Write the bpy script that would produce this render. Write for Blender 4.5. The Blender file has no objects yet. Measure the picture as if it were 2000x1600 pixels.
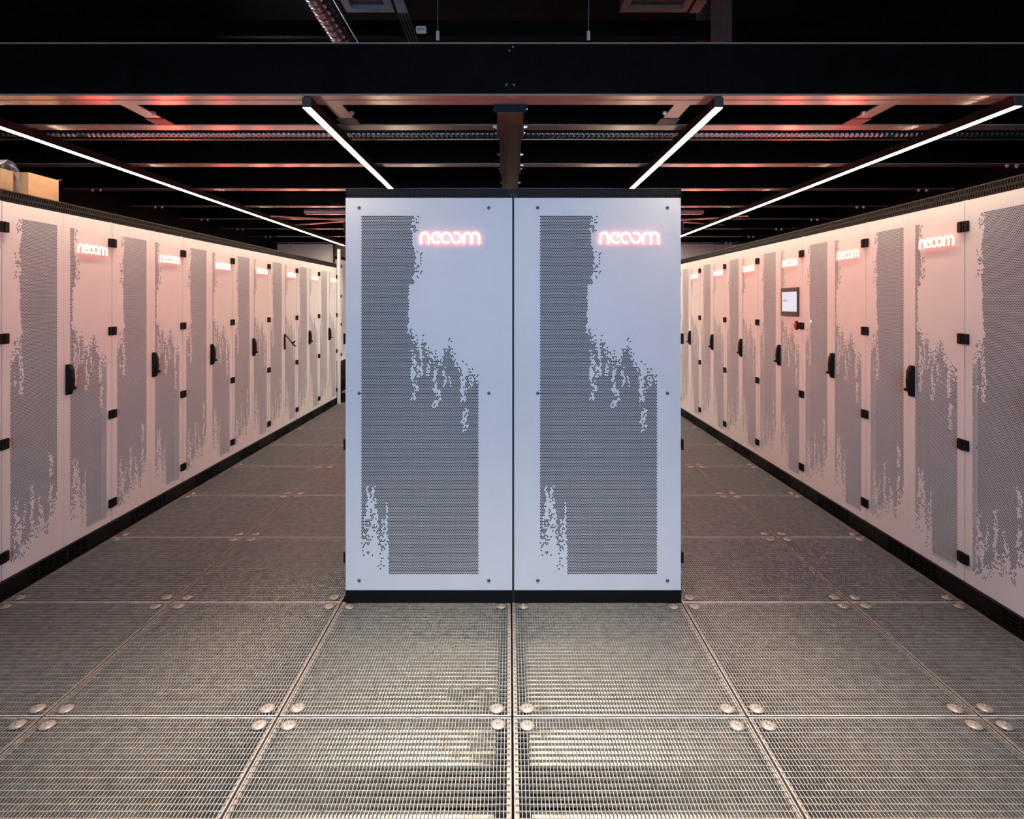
import bpy, math, random
import numpy as np
from mathutils import Matrix, Vector

S = bpy.context.scene
COL = S.collection
PI = math.pi
rnd = random.Random(7)

# ------------------------------------------------------------------ camera, world, lights, exposure
F_PX, EYE = 1190.0, 1.442
cam_d = bpy.data.cameras.new('camera')
cam_d.sensor_width = 36.0
cam_d.lens = F_PX / 2000 * 36
cam_d.shift_x = 5 / 2000
cam_d.shift_y = -209 / 2000
cam_d.clip_start = 0.05
cam_d.clip_end = 100
cam = bpy.data.objects.new('camera', cam_d)
cam.location = (0, 0, EYE)
cam.rotation_euler = (PI / 2, 0, 0)
COL.objects.link(cam)
S.camera = cam

S.view_settings.view_transform = 'Standard'
S.view_settings.look = 'None'
S.view_settings.exposure = 0.0
S.view_settings.gamma = 1.0
S.view_settings.use_curve_mapping = False
S.cycles.use_denoising = True
S.cycles.max_bounces = 8
S.cycles.diffuse_bounces = 4
S.cycles.glossy_bounces = 4
S.cycles.transparent_max_bounces = 12
S.cycles.sample_clamp_indirect = 6.0
S.cycles.caustics_reflective = False
S.cycles.caustics_refractive = False

W = bpy.data.worlds.new('world')
S.world = W
W.use_nodes = True
W.node_tree.nodes['Background'].inputs[0].default_value = (0.30, 0.42, 0.6, 1)
W.node_tree.nodes['Background'].inputs[1].default_value = 0.25

STRIP_L = 60.0        # radiance of the ceiling light strips
SIGN_WHITE = 125.0
SIGN_RED = 2.6


def area(name, loc, rot, sx, sy, power, color):
    d = bpy.data.lights.new(name, 'AREA')
    d.shape = 'RECTANGLE'
    d.size, d.size_y, d.energy, d.color = sx, sy, power, color
    o = bpy.data.objects.new(name, d)
    o.location, o.rotation_euler = loc, rot
    COL.objects.link(o)
    return o


# daylight entering by the glazed gate behind the photographer
area('daylight_gate', (0.0, -4.35, 1.55), (PI / 2, 0, 0), 3.6, 2.6, 290, (0.50, 0.68, 1.0))
for x, p in ((-1.18, 8.5), (-0.40, 16), (0.42, 16), (1.20, 8.5)):  # unseen downlights added above the frame to brighten the near floor
    lamp = area('near_floor_fill', (x, 1.95, 3.0), (0, 0, 0), 0.30, 0.5, p, (1.0, 0.94, 0.84))
    lamp.data.spread = math.radians(46)
# unseen fill light added behind the central block to brighten the far doors
area('far_fill', (-0.05, 8.25, 2.24), (0, 0, 0), 3.3, 0.05, 60, (1.0, 0.88, 0.74))
area('duct_fill', (-2.2, 5.35, 2.72), (0, math.radians(-107), 0), 0.08, 0.55, 14, (0.66, 0.85, 1.0))  # unseen light added among the beams for a highlight on the round duct


# ------------------------------------------------------------------ materials
def mat(name, base, rough=0.5, metal=0.0, spec=0.5, emis=None, emis_s=0.0, noise=0.0, nscale=30.0,
        bump=0.0, bscale=200.0, alpha=1.0):
    m = bpy.data.materials.new(name)
    m.use_nodes = True
    nt = m.node_tree
    b = nt.nodes['Principled BSDF']
    b.inputs['Base Color'].default_value = (*base, 1)
    b.inputs['Roughness'].default_value = rough
    b.inputs['Metallic'].default_value = metal
    b.inputs['Specular IOR Level'].default_value = spec
    if emis:
        b.inputs['Emission Color'].default_value = (*emis, 1)
        b.inputs['Emission Strength'].default_value = emis_s
    tc = nt.nodes.new('ShaderNodeTexCoord')
    if noise:
        n = nt.nodes.new('ShaderNodeTexNoise')
        n.inputs['Scale'].default_value = nscale
        n.inputs['Detail'].default_value = 5
        r = nt.nodes.new('ShaderNodeMapRange')
        r.inputs[1].default_value, r.inputs[2].default_value = 0.3, 0.7
        r.inputs[3].default_value, r.inputs[4].default_value = 1 - noise, 1 + noise * 0.6
        x = nt.nodes.new('ShaderNodeMixRGB')
        x.blend_type = 'MULTIPLY'
        x.inputs[0].default_value = 1
        x.inputs[1].default_value = (*base, 1)
        nt.links.new(tc.outputs['Object'], n.inputs['Vector'])
        nt.links.new(n.outputs[0], r.inputs[0])
        nt.links.new(r.outputs[0], x.inputs[2])
        nt.links.new(x.outputs[0], b.inputs['Base Color'])
    if bump:
        n = nt.nodes.new('ShaderNodeTexNoise')
        n.inputs['Scale'].default_value = bscale
        bp = nt.nodes.new('ShaderNodeBump')
        bp.inputs['Strength'].default_value = bump
        bp.inputs['Distance'].default_value = 0.002
        nt.links.new(tc.outputs['Object'], n.inputs['Vector'])
        nt.links.new(n.outputs[0], bp.inputs['Height'])
        nt.links.new(bp.outputs[0], b.inputs['Normal'])
    return m


M = {}
M['white'] = mat('white powder coat', (0.80, 0.80, 0.81), rough=0.42, spec=0.4, noise=0.03, nscale=6, bump=0.05, bscale=900)
M['rim'] = mat('white sheet edge', (0.72, 0.72, 0.73), rough=0.5)
M['inside'] = mat('cabinet interior', (0.018, 0.018, 0.02), rough=0.6, noise=0.3, nscale=8)
M['black'] = mat('black plastic', (0.0035, 0.0033, 0.0035), rough=0.5, spec=0.18, noise=0.2, nscale=40)
M['blackmetal'] = mat('black painted steel', (0.006, 0.0055, 0.0055), rough=0.5, spec=0.2, noise=0.4, nscale=14)
M['lip'] = mat('dark grey lip', (0.035, 0.032, 0.034), rough=0.4, noise=0.2)
M['beam'] = mat('black beam lacquer', (0.0022, 0.0022, 0.0022), rough=0.55, spec=0.05, noise=0.5, nscale=9)
M['flange'] = mat('brown flange primer', (0.74, 0.58, 0.50), rough=0.17, metal=0.7, noise=0.12, nscale=12)
M['rust'] = mat('dark brown primer', (0.05, 0.028, 0.02), rough=0.35, spec=0.5, noise=0.5, nscale=14)
M['zinc'] = mat('galvanised bar', (0.40, 0.385, 0.355), rough=0.36, metal=0.5, noise=0.25, nscale=25)
M['ledge'] = mat('weathered frame steel', (0.30, 0.26, 0.235), rough=0.5, metal=0.3, noise=0.35, nscale=35)
M['edge'] = mat('bare frame edge', (0.48, 0.45, 0.42), rough=0.4, metal=0.3, noise=0.2, nscale=30)
M['disc'] = mat('brown fixing disc', (0.29, 0.25, 0.225), rough=0.42, metal=0.35, noise=0.25, nscale=60)
M['bolt'] = mat('zinc bolt', (0.7, 0.7, 0.7), rough=0.3, metal=0.8, noise=0.1)
M['screw'] = mat('dark screw', (0.16, 0.17, 0.2), rough=0.35, metal=0.8, noise=0.1)
M['wallwhite'] = mat('white wall paint', (0.78, 0.75, 0.72), rough=0.8, noise=0.05, nscale=3)
M['wallblack'] = mat('black wall cladding', (0.0025, 0.0022, 0.0022), rough=0.7, spec=0.1, noise=0.4, nscale=3)
M['duct'] = mat('ribbed zinc duct', (0.42, 0.46, 0.53), rough=0.25, metal=0.95, noise=0.15, nscale=20)
M['ceilgrey'] = mat('dark ceiling unit', (0.03, 0.026, 0.026), rough=0.45, noise=0.3, nscale=8)
M['brownmesh'] = mat('brown mesh sheet', (0.09, 0.05, 0.04), rough=0.5, noise=0.3)
M['card'] = mat('corrugated cardboard', (0.36, 0.215, 0.115), rough=0.8, noise=0.15, nscale=18, bump=0.1, bscale=120)
M['cardold'] = mat('brown cardboard', (0.26, 0.17, 0.095), rough=0.8, noise=0.25, nscale=14)
M['screen'] = mat('lit screen', (0.3, 0.33, 0.38), rough=0.2, emis=(0.56, 0.66, 0.82), emis_s=0.85, noise=0.02)
M['icon'] = mat('dark icon print', (0.06, 0.07, 0.1), rough=0.5)
M['bezel'] = mat('dark bezel', (0.05, 0.025, 0.02), rough=0.3)
M['red'] = mat('red push button', (0.6, 0.03, 0.02), rough=0.3, spec=0.5)
M['exit'] = mat('teal exit sign', (0.0, 0.12, 0.1), rough=0.5, emis=(0.0, 0.30, 0.24), emis_s=0.35)
M['strip'] = mat('strip diffuser', (0.9, 0.88, 0.82), rough=0.5, emis=(1.0, 0.80, 0.58), emis_s=STRIP_L)
M['sign_white'] = mat('sign letter face', (0.9, 0.9, 0.85), rough=0.4, emis=(1.0, 0.024, 0.0135), emis_s=SIGN_WHITE)
M['sign_side'] = mat('sign letter side', (0.9, 0.8, 0.75), rough=0.4, emis=(1.0, 0.36, 0.26), emis_s=2.6)
M['sign_red'] = mat('sign red back light', (0.8, 0.1, 0.05), rough=0.4, emis=(1.0, 0.10, 0.04), emis_s=SIGN_RED)
M['endplate'] = mat('dark blue end plate', (0.006, 0.010, 0.018), rough=0.5, spec=0.08, noise=0.3)
M['led'] = mat('white status light', (0.9, 0.9, 0.9), emis=(0.8, 0.9, 1.0), emis_s=3.0)
M['paleunit'] = mat('pale detector housing', (0.6, 0.55, 0.5), rough=0.5, noise=0.05)


def concrete():
    m = mat('under floor screed', (0.62, 0.56, 0.46), rough=0.6, spec=0.3)
    nt = m.node_tree
    b = nt.nodes['Principled BSDF']
    tc = [n for n in nt.nodes if n.type == 'TEX_COORD'][0]
    n1 = nt.nodes.new('ShaderNodeTexNoise')
    n1.inputs['Scale'].default_value = 2.3
    n1.inputs['Detail'].default_value = 6
    n1.inputs['Roughness'].default_value = 0.62
    n2 = nt.nodes.new('ShaderNodeTexNoise')
    n2.inputs['Scale'].default_value = 14
    n2.inputs['Detail'].default_value = 4
    add = nt.nodes.new('ShaderNodeMath')
    add.operation = 'MULTIPLY_ADD'
    add.inputs[1].default_value = 0.35
    cr = nt.nodes.new('ShaderNodeValToRGB')
    cr.color_ramp.elements[0].position = 0.50
    cr.color_ramp.elements[0].color = (0.12, 0.10, 0.08, 1)
    cr.color_ramp.elements[1].position = 0.72
    cr.color_ramp.elements[1].color = (0.86, 0.80, 0.68, 1)
    e = cr.color_ramp.elements.new(0.60)
    e.color = (0.62, 0.56, 0.46, 1)
    for n in (n1, n2):
        nt.links.new(tc.outputs['Object'], n.inputs['Vector'])
    nt.links.new(n2.outputs[0], add.inputs[0])
    nt.links.new(n1.outputs[0], add.inputs[2])
    nt.links.new(add.outputs[0], cr.inputs[0])
    nt.links.new(cr.outputs[0], b.inputs['Base Color'])
    return m


M['screed'] = concrete()


def film():
    m = bpy.data.materials.new('clear wrapping film')
    m.use_nodes = True
    nt = m.node_tree
    out = nt.nodes['Material Output']
    b = nt.nodes['Principled BSDF']
    b.inputs['Base Color'].default_value = (0.85, 0.85, 0.88, 1)
    b.inputs['Roughness'].default_value = 0.18
    t = nt.nodes.new('ShaderNodeBsdfTransparent')
    mx = nt.nodes.new('ShaderNodeMixShader')
    lw = nt.nodes.new('ShaderNodeLayerWeight')
    lw.inputs[0].default_value = 0.35
    nt.links.new(lw.outputs['Facing'], mx.inputs[0])
    nt.links.new(t.outputs[0], mx.inputs[1])
    nt.links.new(b.outputs[0], mx.inputs[2])
    nt.links.new(mx.outputs[0], out.inputs[0])
    return m


M['film'] = film()


# ------------------------------------------------------------------ helpers
class MB:
    """collects shapes, then links them as one mesh object"""
    def __init__(self):
        self.v, self.f, self.m, self.sm = [], [], [], []
        self.mats = []
        self.cur = 0

    def use(self, key):
        if key not in self.mats:
            self.mats.append(key)
        self.cur = self.mats.index(key)
        return self

    def face(self, pts, smooth=False):
        i = len(self.v)
        self.v += [tuple(p) for p in pts]
        self.f.append(tuple(range(i, i + len(pts))))
        self.m.append(self.cur)
        self.sm.append(smooth)

    def mesh(self, vs, fs, smooth=False):
        i = len(self.v)
        self.v += [tuple(p) for p in vs]
        for f in fs:
            self.f.append(tuple(i + k for k in f))
            self.m.append(self.cur)
            self.sm.append(smooth)

    def box(self, x0, x1, y0, y1, z0, z1):
        vs = [(x0, y0, z0), (x1, y0, z0), (x1, y1, z0), (x0, y1, z0), (x0, y0, z1), (x1, y0, z1), (x1, y1, z1), (x0, y1, z1)]
        self.mesh(vs, [(0, 3, 2, 1), (4, 5, 6, 7), (0, 1, 5, 4), (1, 2, 6, 5), (2, 3, 7, 6), (3, 0, 4, 7)])
        return self

    def bbox(self, x0, x1, y0, y1, z0, z1, b):
        """box with chamfered edges: three crossing slabs' hull"""
        vs, idx = [], {}
        X, Y, Z = (x0, x1), (y0, y1), (z0, z1)
        for a in (0, 1):
            for c in (0, 1):
                for d in (0, 1):
                    sx, sy, sz = (1, -1)[a], (1, -1)[c], (1, -1)[d]
                    idx[a, c, d] = len(vs)
                    vs += [(X[a], Y[c] + sy * b, Z[d] + sz * b), (X[a] + sx * b, Y[c], Z[d] + sz * b), (X[a] + sx * b, Y[c] + sy * b, Z[d])]
        fs = []
        I = lambda a, c, d, k: idx[a, c, d] + k
        for a in (0, 1):
            q = [I(a, 0, 0, 0), I(a, 1, 0, 0), I(a, 1, 1, 0), I(a, 0, 1, 0)]
            fs.append(q if a else q[::-1])
            q = [I(0, a, 0, 1), I(1, a, 0, 1), I(1, a, 1, 1), I(0, a, 1, 1)]
            fs.append(q[::-1] if a else q)
            q = [I(0, 0, a, 2), I(1, 0, a, 2), I(1, 1, a, 2), I(0, 1, a, 2)]
            fs.append(q if a else q[::-1])
        for c in (0, 1):
            for d in (0, 1):
                fs.append([I(0, c, d, 1), I(1, c, d, 1), I(1, c, d, 2), I(0, c, d, 2)])
                fs.append([I(c, 0, d, 0), I(c, 1, d, 0), I(c, 1, d, 2), I(c, 0, d, 2)])
                fs.append([I(c, d, 0, 0), I(c, d, 1, 0), I(c, d, 1, 1), I(c, d, 0, 1)])
        for a in (0, 1):
            for c in (0, 1):
                for d in (0, 1):
                    fs.append([I(a, c, d, 0), I(a, c, d, 1), I(a, c, d, 2)])
        self.mesh(vs, fs)
        return self

    def tube(self, p0, p1, r0, r1=None, n=10, caps=True, smooth=True):
        r1 = r0 if r1 is None else r1
        p0, p1 = Vector(p0), Vector(p1)
        d = (p1 - p0).normalized()
        a = d.orthogonal().normalized()
        b = d.cross(a)
        vs = []
        for p, r in ((p0, r0), (p1, r1)):
            for k in range(n):
                t = 2 * PI * k / n
                vs.append(p + a * (r * math.cos(t)) + b * (r * math.sin(t)))
        self.mesh(vs, [(k, (k + 1) % n, n + (k + 1) % n, n + k) for k in range(n)], smooth)
        if caps:
            self.mesh(vs[:n], [tuple(range(n))[::-1]])
            self.mesh(vs[n:], [tuple(range(n))])
        return self

    def lathe(self, origin, axis, prof, n=14, smooth=True):
        """prof: (distance along axis, radius)"""
        o, d = Vector(origin), Vector(axis).normalized()
        a = d.orthogonal().normalized()
        b = d.cross(a)
        vs = []
        for h, r in prof:
            for k in range(n):
                t = 2 * PI * k / n
                vs.append(o + d * h + a * (r * math.cos(t)) + b * (r * math.sin(t)))
        fs = []
        for j in range(len(prof) - 1):
            for k in range(n):
                fs.append((j * n + k, j * n + (k + 1) % n, (j + 1) * n + (k + 1) % n, (j + 1) * n + k))
        fs.append(tuple(range(n))[::-1])
        fs.append(tuple((len(prof) - 1) * n + k for k in range(n)))
        self.mesh(vs, fs, smooth)
        return self

    def data(self, name):
        me = bpy.data.meshes.new(name)
        me.from_pydata(self.v, [], self.f)
        for k in self.mats:
            me.materials.append(M[k])
        me.polygons.foreach_set('material_index', self.m)
        me.polygons.foreach_set('use_smooth', self.sm)
        me.update()
        return me


def link(name, data, parent=None, loc=(0, 0, 0), rot=(0, 0, 0), **props):
    o = bpy.data.objects.new(name, data)
    COL.objects.link(o)
    o.location, o.rotation_euler = loc, rot
    if parent is not None:
        o.parent = parent
    for k, v in props.items():
        o[k] = v
    return o


def build(name, mb, parent=None, **kw):
    return link(name, mb.data(name), parent, **kw)


def thing(name, label, category, loc=(0, 0, 0), rotz=0.0, group=None):
    o = link(name, None, None, loc, (0, 0, rotz), label=label, category=category)
    o.empty_display_size = 0.1
    if group:
        o['group'] = group
    return o


# ------------------------------------------------------------------ room shell
XL, XR = -3.32, 3.32        # side walls
YF, YB = -4.5, 9.9          # behind the camera, far end
ZC = 4.0
SUB = -0.21                 # level of the screed under the gratings


def struct(name, mb, parent=None):
    return build(name, mb, parent, kind='structure') if parent is None else build(name, mb, parent)


b = MB().use('wallblack').box(XL - 0.1, XL, YF, YB, SUB, ZC)
struct('wall_left', b)
b = MB().use('wallblack').box(XR, XR + 0.1, YF, YB, SUB, ZC)
struct('wall_right', b)
b = MB().use('wallwhite').box(XL, XR, YB, YB + 0.1, SUB, 2.40).use('wallblack').box(XL, XR, YB, YB + 0.1, 2.40, ZC)
struct('wall_back', b)
for nm, xa, xb in (('wall_back_left', XL, -2.52), ('wall_back_right', 2.46, XR)):
    struct(nm, MB().use('wallwhite').box(xa, xb, 8.72, 8.80, 0.0, 2.276))
b = MB().use('wallblack')
b.box(XL, -1.9, YF - 0.1, YF, SUB, ZC).box(1.9, XR, YF - 0.1, YF, SUB, ZC).box(-1.9, 1.9, YF - 0.1, YF, 2.95, ZC).box(-1.9, 1.9, YF - 0.1, YF, SUB, 0.2)
struct('wall_front', b)
b = MB().use('wallblack').box(XL, XR, YF, YB, ZC, ZC + 0.1)
struct('ceiling', b)

# ------------------------------------------------------------------ floor: screed, supports and gratings
PITCH = 0.8125
G0 = 2.9335                                  # floor seam under the front of the central block
cols = [-2.445, -1.6245, -0.8060, 0.0100, 0.8270, 1.6380, 2.190]
floor = struct('floor', MB().use('screed').box(XL, XR, YF, YB, SUB - 0.1, SUB))
for cx in cols[1:-1]:
    s = MB().use('blackmetal')
    s.box(cx - 0.055, cx + 0.055, -0.4, 9.4, -0.052, -0.044).box(cx - 0.055, cx + 0.055, -0.4, 9.4, SUB, SUB + 0.008)
    s.box(cx - 0.022, cx + 0.022, -0.4, 9.4, SUB + 0.008, -0.052)
    build('support_beam', s, floor)
s = MB().use('blackmetal').box(-2.4, 2.15, 1.985, 2.065, SUB, -0.145).box(-2.4, 2.15, 1.975, 2.075, -0.150, -0.142)
build('support_beam', s, floor)
# closed floor plates carrying the cabinet rows and the block
for (x0, x1, y0, y1) in ((XL + .01, -2.449, 1.2, 9.4), (2.194, XR - .01, 1.2, 9.4), (-0.778, 0.818, 2.9385, 7.9)):
    s = MB().use('blackmetal').box(x0, x1, y0, y1, -0.02, -0.001)
    build('floor_plate', s, floor)


def grating(w, l):
    """frame (own mesh) and bars (own mesh) of one grating, origin at its near left corner, top at z = 0"""
    g = 0.0040
    x0, x1, y0, y1 = g, w - g, g, l - g
    t, h = 0.0042, 0.032
    fr = MB().use('ledge')
    fr.use('edge').box(x0, x1, y0, y0 + t, -h, 0).box(x0, x1, y1 - t, y1, -h, 0)
    fr.use('ledge')
    fr.box(x0, x0 + t, y0 + t, y1 - t, -h, 0).box(x1 - t, x1, y0 + t, y1 - t, -h, 0)
    fr.use('ledge').box(x0 + t, x0 + t + .010, y0 + t, y1 - t, -0.010, -0.006).box(x1 - t - .010, x1 - t, y0 + t, y1 - t, -0.010, -0.006)
    ba = MB().use('zinc')

    def quadbar(a0, a1, c0, c1, zt, zb, along_y):
        if along_y:
            P = lambda a, c, z: (a, c, z)
        else:
            P = lambda a, c, z: (c, a, z)
        ba.face([P(a0, c0, zt), P(a1, c0, zt), P(a1, c1, zt), P(a0, c1, zt)])
        ba.face([P(a0, c0, zb), P(a0, c0, zt), P(a0, c1, zt), P(a0, c1, zb)])
        ba.face([P(a1, c0, zt), P(a1, c0, zb), P(a1, c1, zb), P(a1, c1, zt)])

    nx = max(2, round((w - 0.02) / 0.0111))
    for i in range(1, nx):
        x = x0 + (x1 - x0) * i / nx
        quadbar(x - .0009, x + .0009, y0 + t, y1 - t, -0.0010, -0.020, True)
    ny = round(l / 0.0246)
    for j in range(1, ny):
        y = y0 + (y1 - y0) * j / ny
        quadbar(y - .0009, y + .0009, x0 + t, x1 - t, 0.0, -0.009, False)
    return fr.data('grating_panel'), ba.data('bars')


disc = MB().use('disc').lathe((0, 0, 0), (0, 0, 1), [(0.0, 0.026), (0.0012, 0.026), (0.004, 0.015), (0.0048, 0.0085), (0.0048, 0.0065), (0.010, 0.0065), (0.0115, 0.004)], n=18)
disc_me = disc.data('fixing_disc')
gcache = {}
for ci in range(len(cols) - 1):
    w = cols[ci + 1] - cols[ci]
    for k in range(-3, 8):
        if ci in (2, 3) and k >= 0:
            continue
        key = round(w, 4)
        if key not in gcache:
            gcache[key] = grating(w, PITCH)
        fr, ba = gcache[key]
        y0 = G0 + PITCH * k
        p = link('grating_panel', fr, floor, (cols[ci], y0, 0))
        link('bars', ba, p, kind='stuff')
        for dx in (0.052, w - 0.052):
            for dy in (0.043, PITCH - 0.043):
                link('fixing_disc', disc_me, p, (dx + rnd.uniform(-.004, .004), dy + rnd.uniform(-.003, .003), 0.0003), (0, 0, rnd.uniform(0, 6)))

# ------------------------------------------------------------------ perforated sheets
HP, HR, HH = 0.00843, 0.0038, 0.00732      # hole pitch, radius, row height


def lerp(tab, x):
    xs = [t[0] for t in tab]
    ys = [t[1] for t in tab]
    return np.interp(x, xs, ys)


def h2(i, j, s=0):
    """hash to 0..1"""
    v = np.sin(i * 12.9898 + j * 78.233 + s * 37.719) * 43758.5453
    return v - np.floor(v)


def wob(v, seed):
    """a slow wobble for the edges of the drips"""
    return (np.sin(v * 61 + seed * 1.7) + np.sin(v * 143 + seed * 4.1) * 0.6 + np.sin(v * 271 + seed * 2.3) * 0.4) / 2


# right edge of the dense upper column of the panel, as (height, u)
EDGE = [(1.27, .318), (1.29, .306), (1.30, .296), (1.315, .300), (1.325, .292), (1.345, .303), (1.37, .303), (1.385, .300), (1.42, .304), (1.46, .301),
        (1.50, .303), (1.525, .306), (1.535, .330), (1.56, .322), (1.585, .332), (1.62, .330), (1.66, .338), (1.70, .326),
        (1.74, .320), (1.78, .322), (1.80, .312), (1.83, .320), (1.86, .320)]
# upper limit of the wide lower field, as (u, height)
CROWN = [(.315, 1.27), (.322, 1.262), (.337, 1.252), (.350, 1.21), (.36, 1.17), (.372, 1.24), (.385, 1.225), (.398, 1.19), (.405, 1.152),
         (.42, 1.16), (.437, 1.162), (.447, 1.13), (.46, 1.165), (.48, 1.19), (.497, 1.235), (.508, 1.20), (.52, 1.16), (.535, 1.135), (.555, 1.12),
         (.575, 1.115), (.60, 1.09), (.64, 1.065)]
# hole-free runs inside the field: u, upper height, lower height, half width, how closed
DRIPS = [(.326, 1.21, 1.085, .010, .75), (.329, 1.11, .965, .013, .62), (.345, 1.16, 1.06, .006, .6), (.364, 1.19, 1.09, .006, .7), (.397, 1.17, 1.09, .007, .7),
         (.430, 1.13, 1.02, .008, .85), (.436, 1.04, .935, .014, .66), (.475, 1.13, 1.04, .008, .75), (.500, 1.09, 1.03, .005, .5),
         (.565, 1.13, .965, .012, .74), (.560, 1.05, 1.0, .007, .8), (.600, 1.08, 1.03, .008, .45), (.573, .935, .812, .013, .66)]
# lower left corner: upper limit of the blank area (u from the sheet's left hole, height)
LOWL = [(0, .30), (.008, .315), (.018, .335), (.030, .36), (.040, .39), (.050, .47), (.060, .43), (.068, .46), (.078, .44), (.085, .36),
        (.094, .31), (.102, .33), (.110, .36), (.118, .42), (.128, .42), (.131, .30), (.1315, .10)]
LOWDRIP = [(.032, .56, .40, .006, .75), (.040, .52, .40, .007, .8), (.056, .555, .44, .007, .8), (.065, .50, .38, .009, .8), (.020, .42, .36, .010, .5), (.104, .40, .30, .006, .5), (.122, .48, .36, .004, .9)]


def drips(u, v, i, j, tab, seed):
    keep = np.ones_like(u, bool)
    for n, (uc, vt, vb, hw, cl) in enumerate(tab):
        uu = uc + wob(v, n + seed) * hw * 0.9
        inside = (np.abs(u - uu) < hw) & (v < vt + wob(u * 7, n) * .012) & (v > vb)
        keep &= ~(inside & (h2(i, j, n + seed) < cl))
    return keep


def holes_panel(u, v, i, j, u0, u1, umap):
    """True where the sheet has a hole; umap turns u into the master drawing's u"""
    c = umap(u)
    top, bot = 1.858, 0.140
    m = (u > u0) & (u < u1) & (v < top) & (v > bot)
    e = lerp(EDGE, v) + (h2(np.zeros_like(j), j, 3) - .5) * .006
    crown = lerp(CROWN, c)
    upper = c < e
    low = v < crown - .012 + (h2(i, j, 5) - .5) * .03
    # loose holes above the field and beside the column
    loose = (v < crown + .055) & (v >= crown - .03) & (h2(i, j, 8) < np.clip(.62 - (v - crown) * 9, .05, .8)) & (c > .31)
    band = ((v > 1.78) | ((v > 1.56) & (v < 1.69))) & (v < 1.86)
    scat = band & (c > e + .006) & (c < e + .034) & (h2(i, j, 9) < .36)
    m &= upper | low | loose | scat
    m &= (c < e) & (v > 1.27) | drips(c, v, i, j, DRIPS, 11) & (c >= .30) | (c < .312)
    right = (c > .545) & (v > 1.05) & (v < 1.19)
    m &= ~right | (h2(i, j, 21) < np.clip(1.10 - (v - 1.04) * 9, .10, 1)) | (c < .56) & (v < 1.13)
    # lower left corner
    a = u - u0
    lim = lerp(LOWL, a) + (h2(i, j, 13) - .5) * .03
    blank = (a < .1315) & (v < lim)
    stray = blank & (h2(i, j, 15) < np.clip(.60 - (lim - v) * 3.4, 0.035, .6)) & (v > .16 + .9 * np.clip(.085 - a, 0, 1))
    m &= ~blank | stray
    m &= drips(a, v, i, j, LOWDRIP, 31) | (a > .14)
    return m


LEDGE = [(1.02, .051), (1.127, .051), (1.14, .060), (1.17, .075), (1.20, .098), (1.24, .108), (1.275, .118), (1.29, .128), (1.32, .122), (1.345, .118), (1.40, .113), (1.52, .113),
         (1.56, .108), (1.60, .121), (1.66, .115), (1.70, .106), (1.74, .115), (1.79, .122), (1.83, .124), (1.86, .124)]
LBOT = [(.05, .172), (.075, .20), (.10, .20), (.125, .24), (.158, .24), (.18, .30), (.195, .325), (.225, .30), (.25, .33), (.275, .29), (.295, .29), (.305, .35), (.33, .39), (.362, .42)]
LDRIP = [(.120, 1.15, .98, .014, .6), (.110, 1.24, 1.14, .014, .5), (.080, 1.10, 1.02, .006, .5), (.318, .635, .515, .012, .62), (.313, .47, .36, .011, .8), (.191, .51, .40, .010, .6), (.186, .44, .28, .009, .85),
         (.088, .47, .34, .013, .55), (.100, .38, .26, .012, .7), (.112, .33, .22, .010, .7), (.140, .42, .30, .008, .5), (.240, .43, .30, .010, .65), (.075, .34, .22, .006, .7), (.262, .36, .29, .007, .6)]


def holes_left(u, v, i, j):
    m = (u > .05) & (u < .3615) & (v < 1.858) & (v > .16)
    e = lerp(LEDGE, v) + (h2(np.zeros_like(j), j, 4) - .5) * .007
    band = ((v > 1.78) | ((v > 1.56) & (v < 1.69))) | ((v < 1.27) & (v > 1.12))
    scat = band & (u < e - .004) & (u > e - .034) & (h2(i, j, 6) < .34)
    m &= (u > e) | scat
    lim = lerp(LBOT, u) + (h2(i, j, 2) - .5) * .02
    blank = v < lim
    stray = blank & (h2(i, j, 7) < np.clip(.62 - (lim - v) * 7, 0, .65))
    m &= ~blank | stray
    m &= drips(u, v, i, j, LDRIP, 51)
    return m


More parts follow.
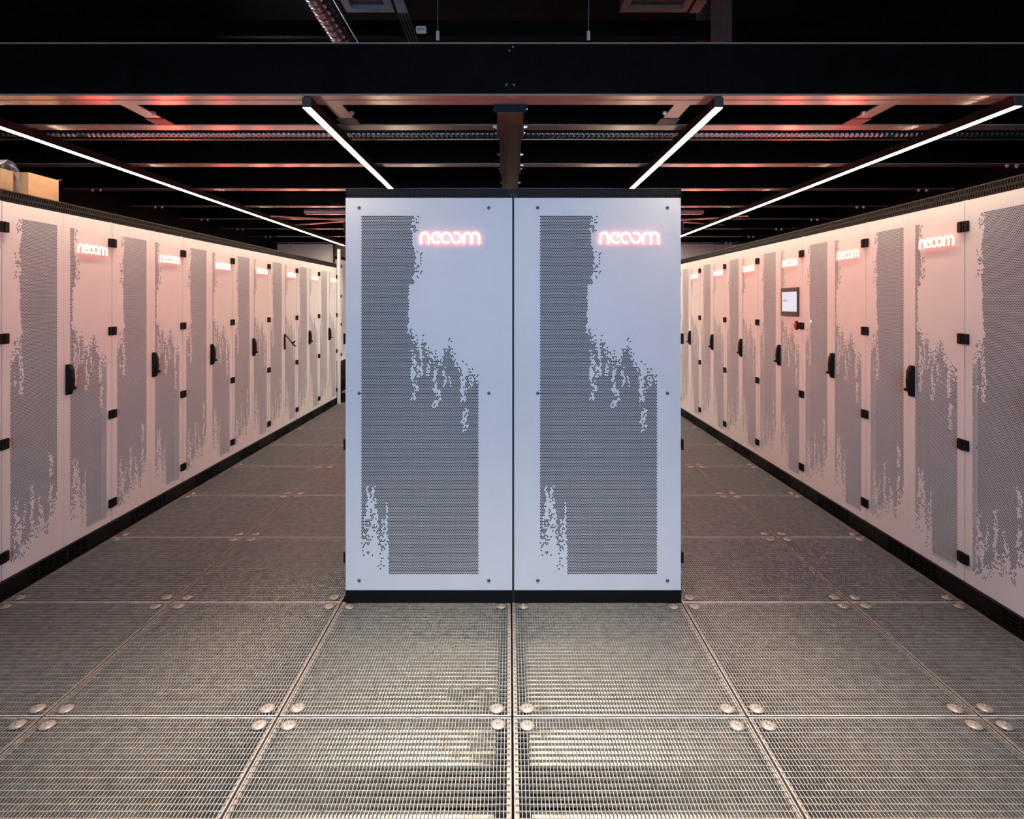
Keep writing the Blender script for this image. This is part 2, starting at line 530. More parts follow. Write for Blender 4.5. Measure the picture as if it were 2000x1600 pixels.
def sheet(name, w, z0, z1, hu0, hv0, hu1, hv1, fn, lip=0.02):
    """a sheet-metal panel with real round holes; front at y = 0, facing -y"""
    nc = int(round((hu1 - hu0) / HP))
    nr = int(round((hv1 - hv0) / HH))
    V, Fq, Mi = [], [], []
    nv = 0

    def quads(arr):
        nonlocal nv
        n = len(arr)
        V.append(arr.reshape(-1, 3))
        Fq.append((np.arange(n * 4).reshape(n, 4) + nv))
        nv += n * 4

    jj, ii = np.meshgrid(np.arange(nr), np.arange(nc), indexing='ij')
    uu = hu0 + (ii + 0.5 + np.where(jj % 2 == 1, 0.5, 0.0)) * HP
    vv = hv0 + (jj + 0.5) * HH
    hole = fn(uu, vv, ii.astype(float), jj.astype(float))
    hole &= uu < hu0 + (nc - 0.4) * HP
    # solid runs
    solid = []
    xe0, xe1 = hu0, hu0 + nc * HP
    for j in range(nr):
        z = hv0 + j * HH
        x = xe0
        for i in np.nonzero(hole[j])[0]:
            c = uu[j, i]
            if c - HP / 2 > x + 1e-6:
                solid.append((x, c - HP / 2, z, z + HH))
            x = c + HP / 2
        if x < xe1 - 1e-6:
            solid.append((x, xe1, z, z + HH))
    zt = hv0 + nr * HH
    solid += [(0, w, z0, hv0), (0, w, zt, z1), (0, xe0, hv0, zt), (xe1, w, hv0, zt)]
    s = np.array(solid)
    q = np.zeros((len(s), 4, 3))
    q[:, 0, 0], q[:, 1, 0], q[:, 2, 0], q[:, 3, 0] = s[:, 0], s[:, 1], s[:, 1], s[:, 0]
    q[:, 0, 2], q[:, 1, 2], q[:, 2, 2], q[:, 3, 2] = s[:, 2], s[:, 2], s[:, 3], s[:, 3]
    quads(q)
    nfront = len(s)
    # rings round the holes
    cu, cv = uu[hole], vv[hole]
    n = len(cu)
    A = [PI / 8 + PI / 4 * k for k in range(8)]
    O = [(HR * math.cos(a), HR * math.sin(a)) for a in A]
    Cn = [(HP / 2, HH / 2), (-HP / 2, HH / 2), (-HP / 2, -HH / 2), (HP / 2, -HH / 2)]
    P = lambda du, dv, y=0.0: np.stack([cu + du, np.full(n, y), cv + dv], 1)
    ring = []
    for k in range(4):
        a, b2 = O[2 * k], O[2 * k + 1]           # corner k lies between these two
        ring.append([P(*a), P(*Cn[k]), P(*b2), P((a[0] + b2[0]) / 2, (a[1] + b2[1]) / 2)])
        c2, d2 = O[2 * k + 1], O[(2 * k + 2) % 8]
        ring.append([P(*c2), P(*Cn[k]), P(*Cn[(k + 1) % 4]), P(*d2)])
    for r in ring:
        quads(np.stack(r, 1))
    nring = 8 * n
    for k in range(8):
        a, b2 = O[k], O[(k + 1) % 8]
        quads(np.stack([P(*a), P(*b2), P(*b2, 0.0015), P(*a, 0.0015)], 1))
    nrim = 8 * n
    # folded edges
    L = lip
    e = np.array([[(0, 0, z0), (0, 0, z1), (0, L, z1), (0, L, z0)], [(w, 0, z1), (w, 0, z0), (w, L, z0), (w, L, z1)],
                  [(0, 0, z1), (w, 0, z1), (w, L, z1), (0, L, z1)], [(w, 0, z0), (0, 0, z0), (0, L, z0), (w, L, z0)]], float)
    quads(e)
    V = np.concatenate(V)
    Fq = np.concatenate(Fq)
    me = bpy.data.meshes.new(name)
    me.vertices.add(len(V))
    me.vertices.foreach_set('co', V.astype(np.float32).ravel())
    me.loops.add(Fq.size)
    me.loops.foreach_set('vertex_index', Fq.astype(np.int32).ravel())
    me.polygons.add(len(Fq))
    me.polygons.foreach_set('loop_start', (np.arange(len(Fq)) * 4).astype(np.int32))
    mi = np.zeros(len(Fq), np.int32)
    mi[nfront + nring:nfront + nring + nrim] = 1
    me.materials.append(M['white'])
    me.materials.append(M['rim'])
    me.polygons.foreach_set('material_index', mi)
    me.update(calc_edges=True)
    return me


# ------------------------------------------------------------------ illuminated lettering
def arc(cx, cy, r, a0, a1, n=14, rx=None):
    rx = r if rx is None else rx
    return [(cx + rx * math.cos(math.radians(a0 + (a1 - a0) * k / n)), cy + r * math.sin(math.radians(a0 + (a1 - a0) * k / n))) for k in range(n + 1)]


def lettering(scale):
    """the word's strokes, drawn in units whose height is 320; origin at the left end of the base line"""
    Y = lambda y: 632 - y
    X = lambda x: x - 168
    st = []
    st.append([(32, 0)] + arc(131, 188, 99, 180, 0) + [(230, 0)])
    st.append([(X(612), Y(468)), (X(650), Y(430))] + arc(X(605), 160, 127, 38, 310, 20))
    st.append(arc(X(856), 160, 127, -58, -345, 22, 118) + arc(X(1110), 160, 127, 195, 484, 22, 118))
    st.append([(X(1300), 0)] + arc(X(1398), 188, 98, 180, 0) + [(X(1496), 0)])
    st.append(arc(X(1593), 188, 98, 180, 0) + [(X(1691), 0)])
    k = 0.0001856 * scale
    mb = MB()

    def ribbon(pts, hw, y0, y1, key_front, key_side):
        pts = [Vector((p[0] * k, 0, p[1] * k)) for p in pts]
        Ls, Rs = [], []
        for a in range(len(pts)):
            d = (pts[min(a + 1, len(pts) - 1)] - pts[max(a - 1, 0)]).normalized()
            nrm = Vector((-d.z, 0, d.x))
            Ls.append(pts[a] + nrm * hw)
            Rs.append(pts[a] - nrm * hw)
        for a in range(len(pts) - 1):
            q = [Ls[a], Ls[a + 1], Rs[a + 1], Rs[a]]
            f0 = [Vector((p.x, y0, p.z)) for p in q]
            f1 = [Vector((p.x, y1, p.z)) for p in q]
            mb.use(key_front).face(f0[::-1])
            mb.use(key_side).face([f0[0], f0[1], f1[1], f1[0]])
            mb.face([f0[2], f0[3], f1[3], f1[2]])
            mb.face(f1)
        for a in (0, len(pts) - 1):
            l, r = Ls[a], Rs[a]
            mb.use(key_side).face([(l.x, y0, l.z), (r.x, y0, r.z), (r.x, y1, r.z), (l.x, y1, l.z)])

    hw = 33 * k
    for s in st:
        ribbon(s, hw, -0.012, -0.0055, 'sign_white', 'sign_side')
        ribbon(s, hw * 1.12, -0.0055, -0.0030, 'sign_red', 'sign_red')
    return mb.data('logo_sign')


LOGO_BIG = lettering(1.0)
LOGO_SMALL = lettering(0.873)

# ------------------------------------------------------------------ cabinets
CW, CD, CH = 0.8125, 0.785, 1.988
DW = 0.4015                                   # door leaf width
X_LEFT, X_RIGHT = 0.0055, 0.0055 + DW + 0.002  # local x of the two leaves
PAT_U = lambda u: 0.280 + (u - 0.4555 + X_RIGHT) / 0.890     # door leaf's u -> master drawing
DOOR_L = sheet('door', DW, 0.100, 1.931, 0.04, 0.14, 0.372, 1.86, lambda u, v, i, j: holes_left(u + X_LEFT, v, i, j))
DOOR_R = sheet('door', DW, 0.100, 1.931, 0.4555 - X_RIGHT, 0.138, 0.768 - X_RIGHT, 1.86,
               lambda u, v, i, j: holes_panel(u, v, i, j, 0.4555 - X_RIGHT, 0.772 - X_RIGHT, PAT_U))
PW = 0.799
SIDE_L = sheet('side_panel', PW, 0.062, 1.944, 0.074, 0.138, 0.640, 1.86, lambda u, v, i, j: holes_panel(u, v, i, j, 0.074, 0.641, lambda c: c))
SIDE_R = sheet('side_panel', PW, 0.062, 1.944, 0.122, 0.138, 0.688, 1.86, lambda u, v, i, j: holes_panel(u, v, i, j, 0.122, 0.689, lambda c: c - .048))


def slotted(mb, x0, x1, z0, z1, y, nx, nz, fx, fz, depth, stagger=False):
    """a plate in the plane y with nx * nz rectangular slots, and the slots' reveals"""
    for r in range(nz):
        za, zb = z0 + (z1 - z0) * r / nz, z0 + (z1 - z0) * (r + 1) / nz
        m = (zb - za) * (1 - fz) / 2
        mb.face([(x0, y, za), (x1, y, za), (x1, y, za + m), (x0, y, za + m)])
        mb.face([(x0, y, zb - m), (x1, y, zb - m), (x1, y, zb), (x0, y, zb)])
        step = (x1 - x0) / nx
        sh = step / 2 if (stagger and r % 2) else 0
        x = x0
        for c in range(nx):
            a = x0 + step * c + step * (1 - fx) / 2 + sh
            e = a + step * fx
            if e > x1:
                break
            mb.face([(x, y, za + m), (a, y, za + m), (a, y, zb - m), (x, y, zb - m)])
            mb.face([(a, y, za + m), (a, y + depth, za + m), (a, y + depth, zb - m), (a, y, zb - m)])
            mb.face([(e, y + depth, za + m), (e, y, za + m), (e, y, zb - m), (e, y + depth, zb - m)])
            x = e
        mb.face([(x, y, za + m), (x1, y, za + m), (x1, y, zb - m), (x, y, zb - m)])


def cab_meshes():
    d = {}
    b = MB().use('inside').box(0.012, CW - 0.012, 0.055, CD - 0.03, 0.105, 1.930)
    for z in (0.42, 0.74, 1.06, 1.38, 1.66):       # shelves of the modules inside
        b.box(0.02, CW - 0.02, 0.042, 0.056, z, z + 0.018)
    d['body'] = b.data('body')
    b = MB().use('white')
    b.box(0.0, 0.012, 0.006, CD, 0.100, 1.934).box(CW - 0.012, CW, 0.006, CD, 0.100, 1.934).box(0.012, CW - 0.012, CD - 0.02, CD, 0.100, 1.934)
    b.box(0.012, CW - 0.012, 0.024, 0.040, 1.905, 1.934).box(0.012, CW - 0.012, 0.024, 0.040, 0.100, 0.130)
    d['frame'] = b.data('frame')
    b = MB().use('black')
    slotted(b, 0.0, CW, 1.9345, 1.9865, 0.002, 50, 2, 0.42, 0.62, 0.006, True)
    b.box(0.0, CW, 0.012, CD, 1.9345, 1.9865)
    d['vent_strip'] = b.data('vent_strip')
    b = MB().use('lip').box(0.001, CW - 0.001, 0.0, CD, 1.9865, 1.9905)
    d['top_cover'] = b.data('top_cover')
    b = MB().use('black')
    b.box(0, 0.20, 0.012, 0.03, 0.0, 0.086).box(CW - 0.20, CW, 0.012, 0.03, 0.0, 0.086)
    slotted(b, 0.20, CW - 0.20, 0.0, 0.086, 0.012, 8, 5, 0.80, 0.5, 0.008)
    b.box(0, 0.02, 0.03, CD, 0.0, 0.086).box(CW - 0.02, CW, 0.03, CD, 0.0, 0.086).box(0.02, CW - 0.02, CD - 0.02, CD, 0.0, 0.086)
    b.use('lip').box(0, CW, 0.004, CD, 0.086, 0.097)
    d['plinth'] = b.data('plinth')
    b = MB().use('black').bbox(-0.0165, 0.0165, -0.012, 0.0, -0.0255, 0.0255, 0.0025)
    b.tube((-0.0085, -0.009, -0.0258), (-0.0085, -0.009, 0.0258), 0.0065, n=8)
    d['hinge'] = b.data('hinge')

    def handle(open_):
        b = MB().use('black')
        # housing plate
        b.bbox(-0.021, 0.021, -0.009, 0.0, -0.085, 0.085, 0.004)
        # lever: a tapering bar, hinged at its top end
        ang = math.radians(38) if open_ else 0.0
        prof = [(0.082, 0.013, -0.009, -0.018), (0.055, 0.018, -0.009, -0.028), (0.0, 0.019, -0.009, -0.033), (-0.045, 0.018, -0.009, -0.030), (-0.082, 0.012, -0.009, -0.018)]
        vs = []
        for z, hx, ya, yb in prof:
            zz, y1, y2 = z - 0.075, ya + 0.009, yb + 0.009
            for (px, py) in ((-hx, y1), (hx, y1), (hx, y2 * 0.8), (hx * 0.6, y2), (-hx * 0.6, y2), (-hx, y2 * 0.8)):
                c, s = math.cos(ang), math.sin(ang)
                vs.append((px, -0.009 + py * c + zz * s, 0.075 - py * s * -1 + zz * c))
        fs = []
        for r in range(4):
            for q in range(6):
                fs.append((r * 6 + q, r * 6 + (q + 1) % 6, (r + 1) * 6 + (q + 1) % 6, (r + 1) * 6 + q))
        fs += [tuple(range(6))[::-1], tuple(range(24, 30))]
        b.mesh(vs, fs)
        # key cylinder with its key bow
        zk = -0.046
        if open_:
            c, s = math.cos(ang), math.sin(ang)
            y0, z0 = -0.009 + (-0.12) * s, 0.075 + (-0.12) * c
            b.lathe((0, y0, z0), (0, -c, s), [(0, .010), (.026, .010), (.03, .007), (.046, .006)], n=10)
            b.tube((0.0, y0 - 0.018, z0 - 0.012), (0.0, y0 - 0.045, z0 - 0.03), 0.005, n=8)
        else:
            b.lathe((0, -0.026, zk), (0, -1, 0), [(0, .010), (.012, .010), (.014, .006), (.020, .006)], n=10)
            b.lathe((-0.002, -0.040, zk), (1, 0, 0), [(0, .009), (.004, .009)], n=12)
        return b.data('handle')
    d['handle'] = handle(False)
    d['handle_open'] = handle(True)
    b = MB().use('screw').lathe((0, 0, 0), (0, -1, 0), [(-0.001, .0085), (.0015, .0085), (.003, .0065), (.003, .0035), (.0015, .0035)], n=12)
    d['screw'] = b.data('screw')
    b = MB().use('bolt').lathe((0, 0, 0), (0, 0, 1), [(0, .016), (.002, .016), (.002, .010), (.010, .010)], n=8)
    d['bolt'] = b.data('lifting_bolt')
    return d


CM = cab_meshes()
HINGE_Z = (1.807, 1.267, 0.757, 0.212)


def cabinet(label, loc, rotz, group, z_scale=1.0, open_handle=False, logo=True, bolts=True):
    t = thing('equipment_cabinet', label, 'cabinet', loc, rotz, group)
    t.scale = (1, 1, z_scale)
    link('body', CM['body'], t)
    link('frame', CM['frame'], t)
    link('plinth', CM['plinth'], t)
    link('vent_strip', CM['vent_strip'], t)
    link('top_cover', CM['top_cover'], t)
    dl = link('door', DOOR_L, t, (X_LEFT, 0, 0))
    dr = link('door', DOOR_R, t, (X_RIGHT, 0, 0))
    for z in HINGE_Z:
        link('hinge', CM['hinge'], dl, (0.0125, 0, z))
        link('hinge', CM['hinge'], dr, (DW - 0.0160, 0, z), (0, PI, 0))
    link('handle', CM['handle_open' if open_handle else 'handle'], dr, (0.030, 0, 1.016))
    if logo:
        link('logo_sign', LOGO_SMALL, dr, (0.504 - X_RIGHT, 0, 1.7245), label='glowing white letters with a red halo')
    for x in ((0.10, CW - 0.10) if bolts else ()):
        link('lifting_bolt', CM['bolt'], t, (x, 0.06, 1.9905))
    return t


ordn = ['', 'first', 'second', 'third', 'fourth', 'fifth', 'sixth', 'seventh']
left_desc = {
    -1: 'white perforated cabinet cut off by the left edge, only its hinges showing',
    0: 'white perforated cabinet under the two cardboard boxes at the left',
    1: 'second whole white cabinet of the left row, next after the one under the boxes',
    2: 'third whole white cabinet of the left row counted from the cardboard boxes',
    3: 'fourth whole white cabinet of the left row counted from the cardboard boxes',
    4: 'white cabinet of the left row whose black handle is swung open',
    5: 'white cabinet just beyond the one with the open handle in left row',
    6: 'last white cabinet at the far end of the left row',
}
for k in range(-1, 7):
    cabinet(left_desc[k], (-2.445, G0 + PITCH * k, 0), PI / 2, 'cabinets of the left row', open_handle=(k == 4), bolts=(k > 0))
right_desc = {
    -1: 'white perforated cabinet cut off by the right edge, its dense hole field close up',
    0: 'white perforated cabinet second from the camera in the right row, logo widest there',
    1: 'white cabinet of the right row directly before the one with the touch screen',
    2: 'white cabinet of the right row with a touch screen and red emergency button',
    3: 'white cabinet of the right row directly beyond the touch screen cabinet',
    4: 'white cabinet of the right row second beyond the touch screen cabinet',
    5: 'white cabinet of the right row third beyond the touch screen, half behind the block',
    6: 'white cabinet at the far end of the right row, behind the central block',
}
rc = {}
for k in range(-1, 7):
    rc[k] = cabinet(right_desc[k], (2.190, G0 + PITCH * (k + 1), 0), -PI / 2, 'cabinets of the right row')

# central block: two rows back to back, the front pair with screwed side panels towards the camera
YBK = 2.923
XBL, XBR, XM0, XM1 = -0.7860, 0.8256, 0.0130, 0.0230
block = []
for n in range(5):
    y = YBK + 0.008 + PITCH * n
    lab_l = 'left cabinet of the central block, perforated side panel to the camera' if n == 0 else 'cabinet %s from the camera on the left side of the central block' % ordn[n + 1]
    lab_r = 'right cabinet of the central block, perforated side panel to the camera' if n == 0 else 'cabinet %s from the camera on the right side of the central block' % ordn[n + 1]
    cl = cabinet(lab_l, (XBL, y + PITCH, 0), -PI / 2, 'cabinets of the central block')
    cr_ = cabinet(lab_r, (XBR, y, 0), PI / 2, 'cabinets of the central block')
    if n == 0:
        block = [cl, cr_]


def place(o, parent, world):
    bpy.context.view_layer.update()
    o.parent = parent
    o.matrix_local = Matrix.Translation(parent.location) @ Matrix.Rotation(parent.rotation_euler.z, 4, 'Z')
    o.matrix_local = (Matrix.Translation(parent.location) @ Matrix.Rotation(parent.rotation_euler.z, 4, 'Z')).inverted() @ world


for c, me, x0, off in ((block[0], SIDE_L, XBL, 0.0), (block[1], SIDE_R, XM1, 0.048)):
    p = link('side_panel', me, None)
    place(p, c, Matrix.Translation((x0, YBK, 0)))
    link('logo_sign', LOGO_BIG, p, (0.3575 + off, 0, 1.7215), label='glowing white letters with a red halo')
    for u in (0.065, 0.687):
        for z in (1.896, 1.006, 0.108):
            link('screw', CM['screw'], p, (u + off, 0, z))
    b = MB().use('black')
    slotted(b, 0.0, PW + 0.003, 1.945, 1.988, 0.002, 50, 2, 0.42, 0.62, 0.005, True)
    v = link('vent_strip', b.data('vent_strip'), None)
    place(v, c, Matrix.Translation((x0, YBK - 0.002, 0)))
    b = MB().use('black').box(0, PW + 0.003, 0.001, 0.012, 0.0, 0.060)
    v = link('plinth', b.data('plinth'), None)
    place(v, c, Matrix.Translation((x0, YBK, 0)))
    b = MB().use('inside').box(0.01, PW - 0.01, 0.004, 0.0075, 0.07, 1.93)
    v = link('backing', b.data('backing'), None)
    place(v, c, Matrix.Translation((x0, YBK, 0)))

v = link('gap_shade', MB().use('inside').box(0, XM1 - XM0, 0, 0.02, 0.0, 1.985).data('gap_shade'), None)  # dark strip filling the gap, standing for the shade between the cabinets
place(v, block[0], Matrix.Translation((XM0, YBK + 0.006, 0)))

# touch screen and emergency button on their cabinet
door_r = [o for o in rc[2].children if o.name.split('.')[0] == 'door' and o.data is DOOR_R][0]
ux = CW - X_RIGHT
b = MB().use('bezel').bbox(ux - .335, ux - .042, -0.012, 0.0, 1.336, 1.560, .003)
b.use('screen').box(ux - .310, ux - .062, -0.0128, -0.011, 1.372, 1.525)
b.use('icon')
for n, hh in enumerate((.006, .014, .011, .007)):
    b.box(ux - .296 + .024 * n, ux - .286 + .024 * n, -0.0133, -0.012, 1.452, 1.452 + hh)
build('touch_screen', b, door_r, label='dark framed touch screen with a pale blue display')
b = MB().use('black').lathe((ux - .086, 0, 1.268), (0, -1, 0), [(0, .036), (.004, .035), (.005, .030)], n=20)
b.use('red').lathe((ux - .086, -0.005, 1.268), (0, -1, 0), [(0, .012), (.003, .012), (.004, .019), (.012, .018), (.015, .010)], n=16)
build('emergency_button', b, door_r, label='red mushroom button on a round black base')
d1l = [o for o in rc[1].children if o.name.split('.')[0] == 'door' and o.data is DOOR_L][0]
b = MB().use('led').bbox(.125, .135, -0.004, 0, 1.300, 1.312, .001)
build('status_light', b, [o for o in rc[1].children if o.name.split('.')[0] == 'door' and o.data is DOOR_L][0])

# ------------------------------------------------------------------ ceiling steelwork
ZB = 2.287


def beam_bolts(parent, y):
    b = MB().use('bolt').lathe((0, 0, 0), (0, 0, -1), [(0, .011), (.007, .011), (.007, .006), (.014, .006)], n=6, smooth=False)
    me = b.data('bolt')
    for x in (-3.13, -3.07, 3.07, 3.13):
        link('bolt', me, parent, (x, y, ZB))


b = MB().use('beam')
b.box(XL, XR, 2.489, 2.605, ZB + 0.008, 2.498)
b.use('flange').box(XL, XR, 2.489, 2.538, ZB, ZB + 0.008).box(XL, XR, 2.548, 2.605, ZB, ZB + 0.008)
b.use('flange').box(XL, XR, 2.484, 2.60, 2.498, 2.503)
fb = build('ceiling_beam', b, kind='structure', label='deep black front beam running across the whole hall')
b = MB().use('screw').lathe((0, 0, 0), (0, -1, 0), [(0, .005), (.005, .005), (.005, .003), (.010, .003)], n=6, smooth=False)
bm = b.data('bolt')
for dx, z in ((-.012, 2.33), (.018, 2.33), (.0, 2.47), (.015, 2.485)):
    link('bolt', bm, fb, (dx, 2.489, z))
for k in range(8):
    y = 2.906 + PITCH * k
    b = MB().use('flange').box(XL, XR, y, y + 0.080, ZB, ZB + 0.006)
    b.use('beam').box(XL, XR, y, y + 0.080, ZB + 0.006, ZB + 0.008).box(XL, XR, y + 0.034, y + 0.046, ZB + 0.008, 2.45).box(XL, XR, y, y + 0.080, 2.45, 2.458)
    o = build('ceiling_beam', b, kind='structure')
    beam_bolts(o, y + 0.04)
# central girder along the hall
b = MB().use('rust').box(-0.052, 0.060, 2.606, 9.3, 2.252, 2.262).box(-0.004, 0.010, 2.606, 9.3, 2.262, 2.45).box(-0.052, 0.060, 2.606, 9.3, 2.45, 2.46)
b.use('endplate').box(-0.067, 0.074, 2.600, 2.608, 2.256, 2.320)
for k in range(8):
    y = 2.906 + PITCH * k
    b.use('rust').box(-0.060, -0.052, y - .02, y + .10, 2.250, 2.40).box(0.060, 0.068, y - .02, y + .10, 2.250, 2.40)
gi = build('ceiling_girder', b, kind='structure', label='dark brown girder along the hall over the central block')
b = MB().use('bolt').lathe((0, 0, 0), (1, 0, 0), [(0, .010), (.008, .010), (.008, .005), (.018, .005)], n=6, smooth=False)
bm2 = b.data('bolt')
for k in range(3):
    for dy in (-.25, 0.02, .12):
        y = 2.906 + PITCH * k + dy
        if y > 2.62:
            link('bolt', bm2, gi, (0.068 if dy > 0 and dy < .1 else .060, y, 2.285))
            link('bolt', bm2, gi, (-0.060 if dy > 0 and dy < .1 else -.052, y, 2.285), (0, 0, PI))
# short joists between the front beam and the second one
for x in (-1.63, -0.75, 0.74, 1.62):
    b = MB().use('flange').box(x - .034, x + .034, 2.606, 2.90, ZB + .001, ZB + .007)
    b.use('beam').box(x - .005, x + .005, 2.606, 2.90, ZB + .007, 2.42)
    b.use('lip').box(x - .045, x + .045, 2.80, 2.902, ZB - .002, ZB + .001)
    jo = build('ceiling_joist', b, kind='structure')
    b = MB().use('bolt').lathe((0, 0, 0), (0, 0, -1), [(0, .011), (.008, .011), (.008, .006), (.014, .006)], n=6, smooth=False)
    link('bolt', b.data('bolt'), jo, (x + (.052 if x < 0 else -.052), 2.70, ZB))
# bracing rods far back
for (p, q) in (((-2.3, 5.86), (-1.62, 6.19)), ((-2.3, 6.54), (-1.62, 6.21)), ((2.3, 5.86), (1.62, 6.19)), ((2.3, 6.54), (1.62, 6.21))):
    b = MB().use('flange').tube((p[0], p[1], ZB - .012), (q[0], q[1], ZB - .012), 0.009, n=8)
    build('bracing_rod', b, kind='structure')

# ------------------------------------------------------------------ light strips
ZS = 2.242


def strip(label, x, y0, y1):
    t = thing('light_strip', label, 'light', (x, y0, ZS), 0, 'ceiling light strips')
    L = y1 - y0
    b = MB().use('black').box(-.018, -.0155, 0, L, 0.0, .040).box(.0155, .018, 0, L, 0.0, .040).box(-.0155, .0155, 0, L, .012, .040)
    build('housing', b, t)
    b = MB().use('strip').box(-.0155, .0155, .002, L - .002, -0.0015, .010)
    build('diffuser', b, t)
    b = MB().use('lip').box(-.018, .018, -.003, 0, 0, .041).box(-.018, .018, L, L + .003, 0, .041)
    build('end_cap', b, t)
    for k in range(int(L / .8125) + 1):
        yy = min(max(2.946 + PITCH * k - y0, .03), L - .03)
        b = MB().use('bolt').tube((0, yy, .040), (0, yy, ZB - ZS), .003, n=6).box(-.012, .012, yy - .012, yy + .012, .040, .0425)
        build('hanger', b, t)
    return t


strip('long warm white light strip over the left cabinet row, running off the left edge', -2.327, 2.52, 8.58)
strip('slanting warm white light strip ending above the left half of central block', -0.832, 2.499, 7.6)
strip('slanting warm white light strip ending above the right half of central block', 0.859, 2.499, 7.6)
strip('long warm white light strip over the right cabinet row, reaching the right edge', 2.072, 2.48, 8.58)

# ------------------------------------------------------------------ services under the ceiling
b = MB().use('duct')
prof = []
n = 236
for i in range(n):
    t = i * 0.027
    prof += [(t, .0165), (t + .006, .0205), (t + .017, .0205), (t + .023, .0165)]
b.lathe((-3.18, 3.30, 2.357), (1, 0, 0), prof, n=12)
o = build('flexible_duct', b)
o['label'], o['category'] = 'ribbed metal hose running across behind the second beam', 'duct'
b = MB().use('flange').tube((-3.2, 3.52, 2.385), (3.2, 3.52, 2.385), .006, n=8)
o = build('conduit_pipe', b)
o['label'], o['category'] = 'thin pipe across the hall behind the ribbed hose', 'pipe'
# tray with vertical fascia far back
b = MB().use('flange').box(-1.89, 1.79, 5.62, 5.68, 2.260, 2.264).use('ceilgrey').box(-1.89, 1.79, 5.61, 5.62, 2.260, 2.30).use('flange').box(-1.89, 1.79, 5.605, 5.61, 2.266, 2.286)
o = build('cable_tray', b)
o['label'], o['category'] = 'pale cable tray crossing behind the central block', 'cable tray'
b = MB().use('exit').box(-1.58, -1.50, 5.425, 5.43, 2.303, 2.319).use('black').box(-1.585, -1.495, 5.37, 5.425, 2.2965, 2.322)
o = build('exit_sign', b)
o['label'], o['category'] = 'small teal lit sign far back left of the central block', 'sign'

# spiral duct high under the roof
b = MB().use('duct')
prof = []
for i in range(60):
    t = i * 0.075
    prof += [(t, .056), (t + .060, .056), (t + .064, .060), (t + .071, .060)]
b.lathe((-1.06, 2.4, EYE + 1.66), (0, 1, 0), prof, n=16)
o = build('spiral_duct', b)
o['label'], o['category'] = 'shiny round duct along the roof above the front beam', 'duct'
b = MB().use('bolt')
b.tube((-0.93, 2.4, EYE + 1.6), (-0.93, 6.9, EYE + 1.6), .004, n=6)
o = build('cable', b)
o['label'], o['category'] = 'single thin cable beside the shiny round roof duct', 'cable'


def cassette(label, x0, x1, y0, y1, z, key):
    t = thing('air_unit', label, 'air conditioner', ((x0 + x1) / 2, (y0 + y1) / 2, z), 0)
    w, l = (x1 - x0) / 2, (y1 - y0) / 2
    b = MB().use('ceilgrey').box(-w, w, -l, l, .03, .25)
    build('housing', b, t)
    b = MB().use(key)
    b.box(-w, w, l - .05, l, 0, .03).box(-w, w, -l, -l + .05, 0, .03).box(w - .05, w, -l + .05, l - .05, 0, .03).box(-w, -w + .05, -l + .05, l - .05, 0, .03)
    build('frame', b, t)
    b = MB().use(key)
    b.box(w + .02, w + .09, l - .16, l + .01, .0, .008)
    build('bracket', b, t)
    for x in (-w + .03, w - .03):
        b = MB().use('bolt').tube((x, l - .03, .25), (x, l - .03, ZC - z), .005, n=6)
        build('hanger', b, t)
    return t


M['bluegrey'] = mat('grey blue lacquer', (0.20, 0.24, 0.30), rough=0.3, metal=0.4, noise=0.2)
M['browngrey'] = mat('brown grey lacquer', (0.10, 0.07, 0.055), rough=0.4, noise=0.2)
cassette('grey air unit in the roof left of centre, above front beam', -1.12, -0.79, 3.2, 4.2, EYE + 2.0, 'bluegrey')
cassette('dark brown air unit in the roof right of centre, above front beam', 0.76, 1.22, 3.2, 4.2, EYE + 2.0, 'browngrey')
b = MB().use('lip')
for i in range(4):
    b.tube((-0.77 + .022 * i, 4.2, EYE + 2.0), (-0.77 + .022 * i, 6.2, EYE + 2.0), .004, n=6)
o = build('cable_bundle', b)
o['label'], o['category'] = 'bundle of thin dark cables behind the grey air unit', 'cables'
b = MB().use('paleunit').bbox(-.68, -.605, 4.42, 4.47, EYE + 1.97, EYE + 2.01, .006).use('bolt').box(-.67, -.615, 4.415, 4.42, EYE + 1.975, EYE + 1.99)
o = build('roof_lamp', b)
o['label'], o['category'] = 'small pale box lamp in the roof right of the grey air unit', 'lamp'
for x, w_ in ((-.53, 'left'), (.585, 'right')):
    b = MB().use('paleunit').bbox(x - .012, x + .012, 4.50, 4.512, EYE + 1.94, EYE + 2.01, .003)
    b.use('bolt').tube((x, 4.506, EYE + 2.01), (x, 4.506, ZC), .003, n=6)
    o = build('roof_sensor', b)
    o['label'], o['category'] = 'small pale upright sensor hanging in the dark roof, the %s one of two' % w_, 'sensor'
# roof purlins and brown mesh sheets
for y in (4.75, 5.8, 7.0):
    b = MB().use('beam').box(XL, XR, y, y + .05, EYE + 2.08, EYE + 2.2)
    build('roof_purlin', b, kind='structure')
b = MB().use('brownmesh')
slotted(b, 1.52, 1.68, 3.2, ZC, 4.60, 20, 60, .55, .5, .003)
o = build('mesh_sheet', b)
o['label'], o['category'] = 'brown mesh sheet under the roof, the nearer of the two', 'mesh sheet'
b = MB().use('brownmesh')
slotted(b, 1.50, 1.62, 3.2, ZC, 4.90, 16, 60, .55, .5, .003)
o = build('mesh_sheet', b)
o['label'], o['category'] = 'brown mesh sheet under the roof, half hidden behind the other one', 'mesh sheet'

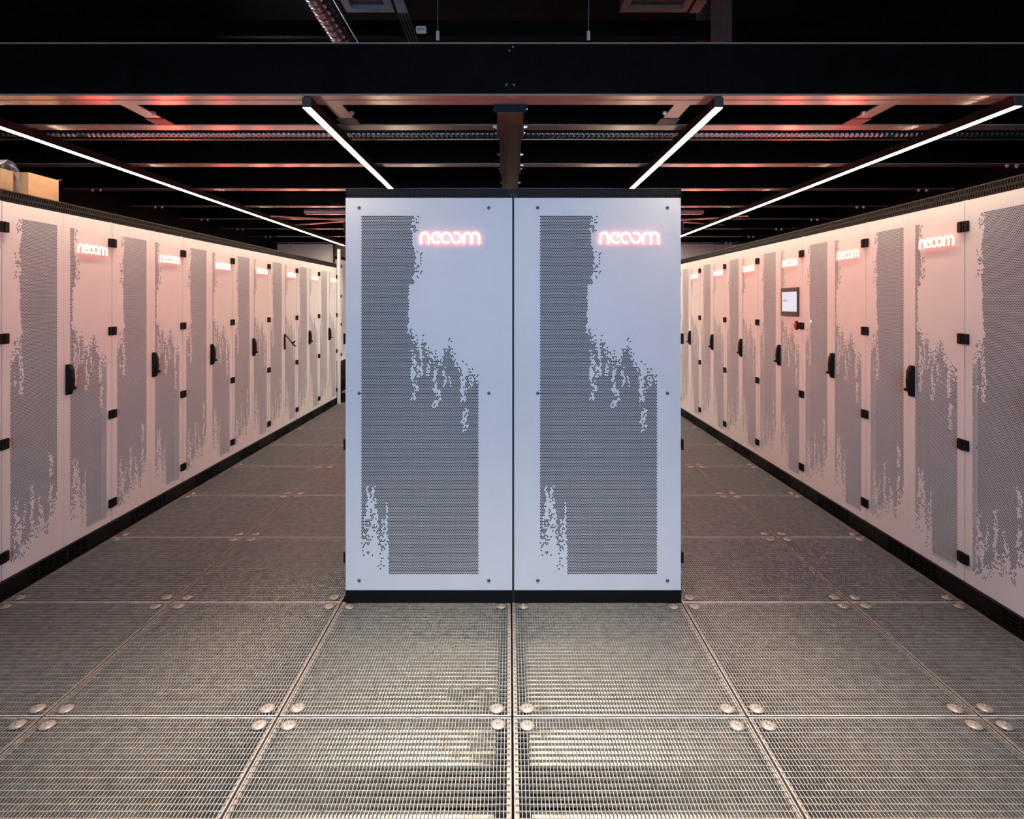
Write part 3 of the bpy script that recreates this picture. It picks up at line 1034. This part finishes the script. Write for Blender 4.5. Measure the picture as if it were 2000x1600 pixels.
# ------------------------------------------------------------------ cartons on the left cabinet row
def carton(label, key, x0, x1, y0, y1, h, flaps):
    z = 1.9907
    t = thing('cardboard_box', label, 'box', ((x0 + x1) / 2, (y0 + y1) / 2, z), 0)
    w, l, th = (x1 - x0) / 2, (y1 - y0) / 2, .004
    b = MB().use(key)
    b.box(-w, w, -l, l, 0, th).box(-w, w, -l, -l + th, th, h).box(-w, w, l - th, l, th, h).box(-w, -w + th, -l + th, l - th, th, h).box(w - th, w, -l + th, l - th, th, h)
    build('body', b, t)
    for (side, ang, ln) in flaps:
        b = MB().use(key)
        c, s = math.cos(ang) * ln, math.sin(ang) * ln
        if side == 'far':
            P = [(-w, l, h), (w, l, h), (w, l + c, h + s), (-w, l + c, h + s)]
        elif side == 'near':
            P = [(-w, -l, h), (w, -l, h), (w, -l - c, h + s), (-w, -l - c, h + s)]
        elif side == 'aisle':
            P = [(w, -l, h), (w, l, h), (w + c, l, h + s), (w + c, -l, h + s)]
        else:
            P = [(-w, -l, h), (-w, l, h), (-w - c, l, h + s), (-w - c, -l, h + s)]
        Q = [(p[0], p[1], p[2] + .003) for p in P]
        b.mesh(P + Q, [(0, 1, 2, 3)[::-1], (4, 5, 6, 7), (0, 1, 5, 4), (1, 2, 6, 5), (2, 3, 7, 6), (3, 0, 4, 7)])
        build('flap', b, t)
    return t


carton('small open cardboard box on the left cabinet, the one farther from the camera', 'card', -2.80, -2.475, 3.135, 3.345, .122, [('far', math.radians(12), .022), ('wall', math.radians(35), .06)])
carton('brown cardboard box half cut off, wrapped in clear film on left cabinet', 'cardold', -2.86, -2.50, 2.66, 3.07, .112, [('far', math.radians(-55), .05), ('wall', math.radians(50), .08)])
b = MB().use('film')
nu, nv_ = 12, 12
vs = []
r2 = random.Random(3)
prof = [(2.90, 2.112), (2.96, 2.118), (3.00, 2.138), (3.02, 2.150), (3.05, 2.140), (3.080, 2.125), (3.090, 2.10), (3.095, 2.07), (3.10, 2.05), (3.106, 2.03), (3.112, 2.015), (3.118, 2.0), (3.122, 1.994)]
for j in range(nv_ + 1):
    for i in range(nu + 1):
        y, z = prof[j]
        x = -2.83 + 0.345 * i / nu
        vs.append((x + r2.uniform(-.006, .003), y + r2.uniform(-.006, .004), max(z + r2.uniform(-.008, .012) * (1.2 if j < 6 else .4), 1.993)))
b.mesh(vs, [(j * (nu + 1) + i, j * (nu + 1) + i + 1, (j + 1) * (nu + 1) + i + 1, (j + 1) * (nu + 1) + i) for j in range(nv_) for i in range(nu)])
o = build('plastic_film', b)
o['label'], o['category'] = 'crumpled clear plastic film draped over the brown box', 'film'

# ------------------------------------------------------------------ far end of the hall
build('corner_post', MB().use('white').box(-2.438, -2.408, 8.625, 8.69, 0.0, 2.20), label='narrow white post at the far end of the left row', category='post')
cabinet('small white cabinet raised on a black stand beyond the left row', (-2.445, 8.82, .52), PI / 2, 'cabinets of the left row', z_scale=.80)
b = MB().use('blackmetal').box(-3.2, -2.447, 8.82, 9.64, 0.0, .519)
o = build('stand', b)
o['label'], o['category'] = 'black stand under the raised cabinet beyond the left row', 'stand'
t = thing('stairs', 'short stairs with pale treads at the far end of left aisle', 'stairs', (-1.6, 8.8, 0))
for i in range(3):
    b = MB().use('blackmetal').box(-.82, .75, .3 * i, .3 * (i + 1), 0.0, .135 + .16 * i)
    build('riser', b, t)
    b = MB().use('ledge').box(-.82, .75, .3 * i - .01, .3 * (i + 1), .135 + .16 * i, .160 + .16 * i)
    build('tread', b, t)
b = MB().use('blackmetal').tube((-2.505, 8.70, 0.0), (-2.505, 8.70, 2.28), .012, n=10)
o = build('wall_pipe', b)
o['label'], o['category'] = 'dark upright pipe before the white far wall at left', 'pipe'
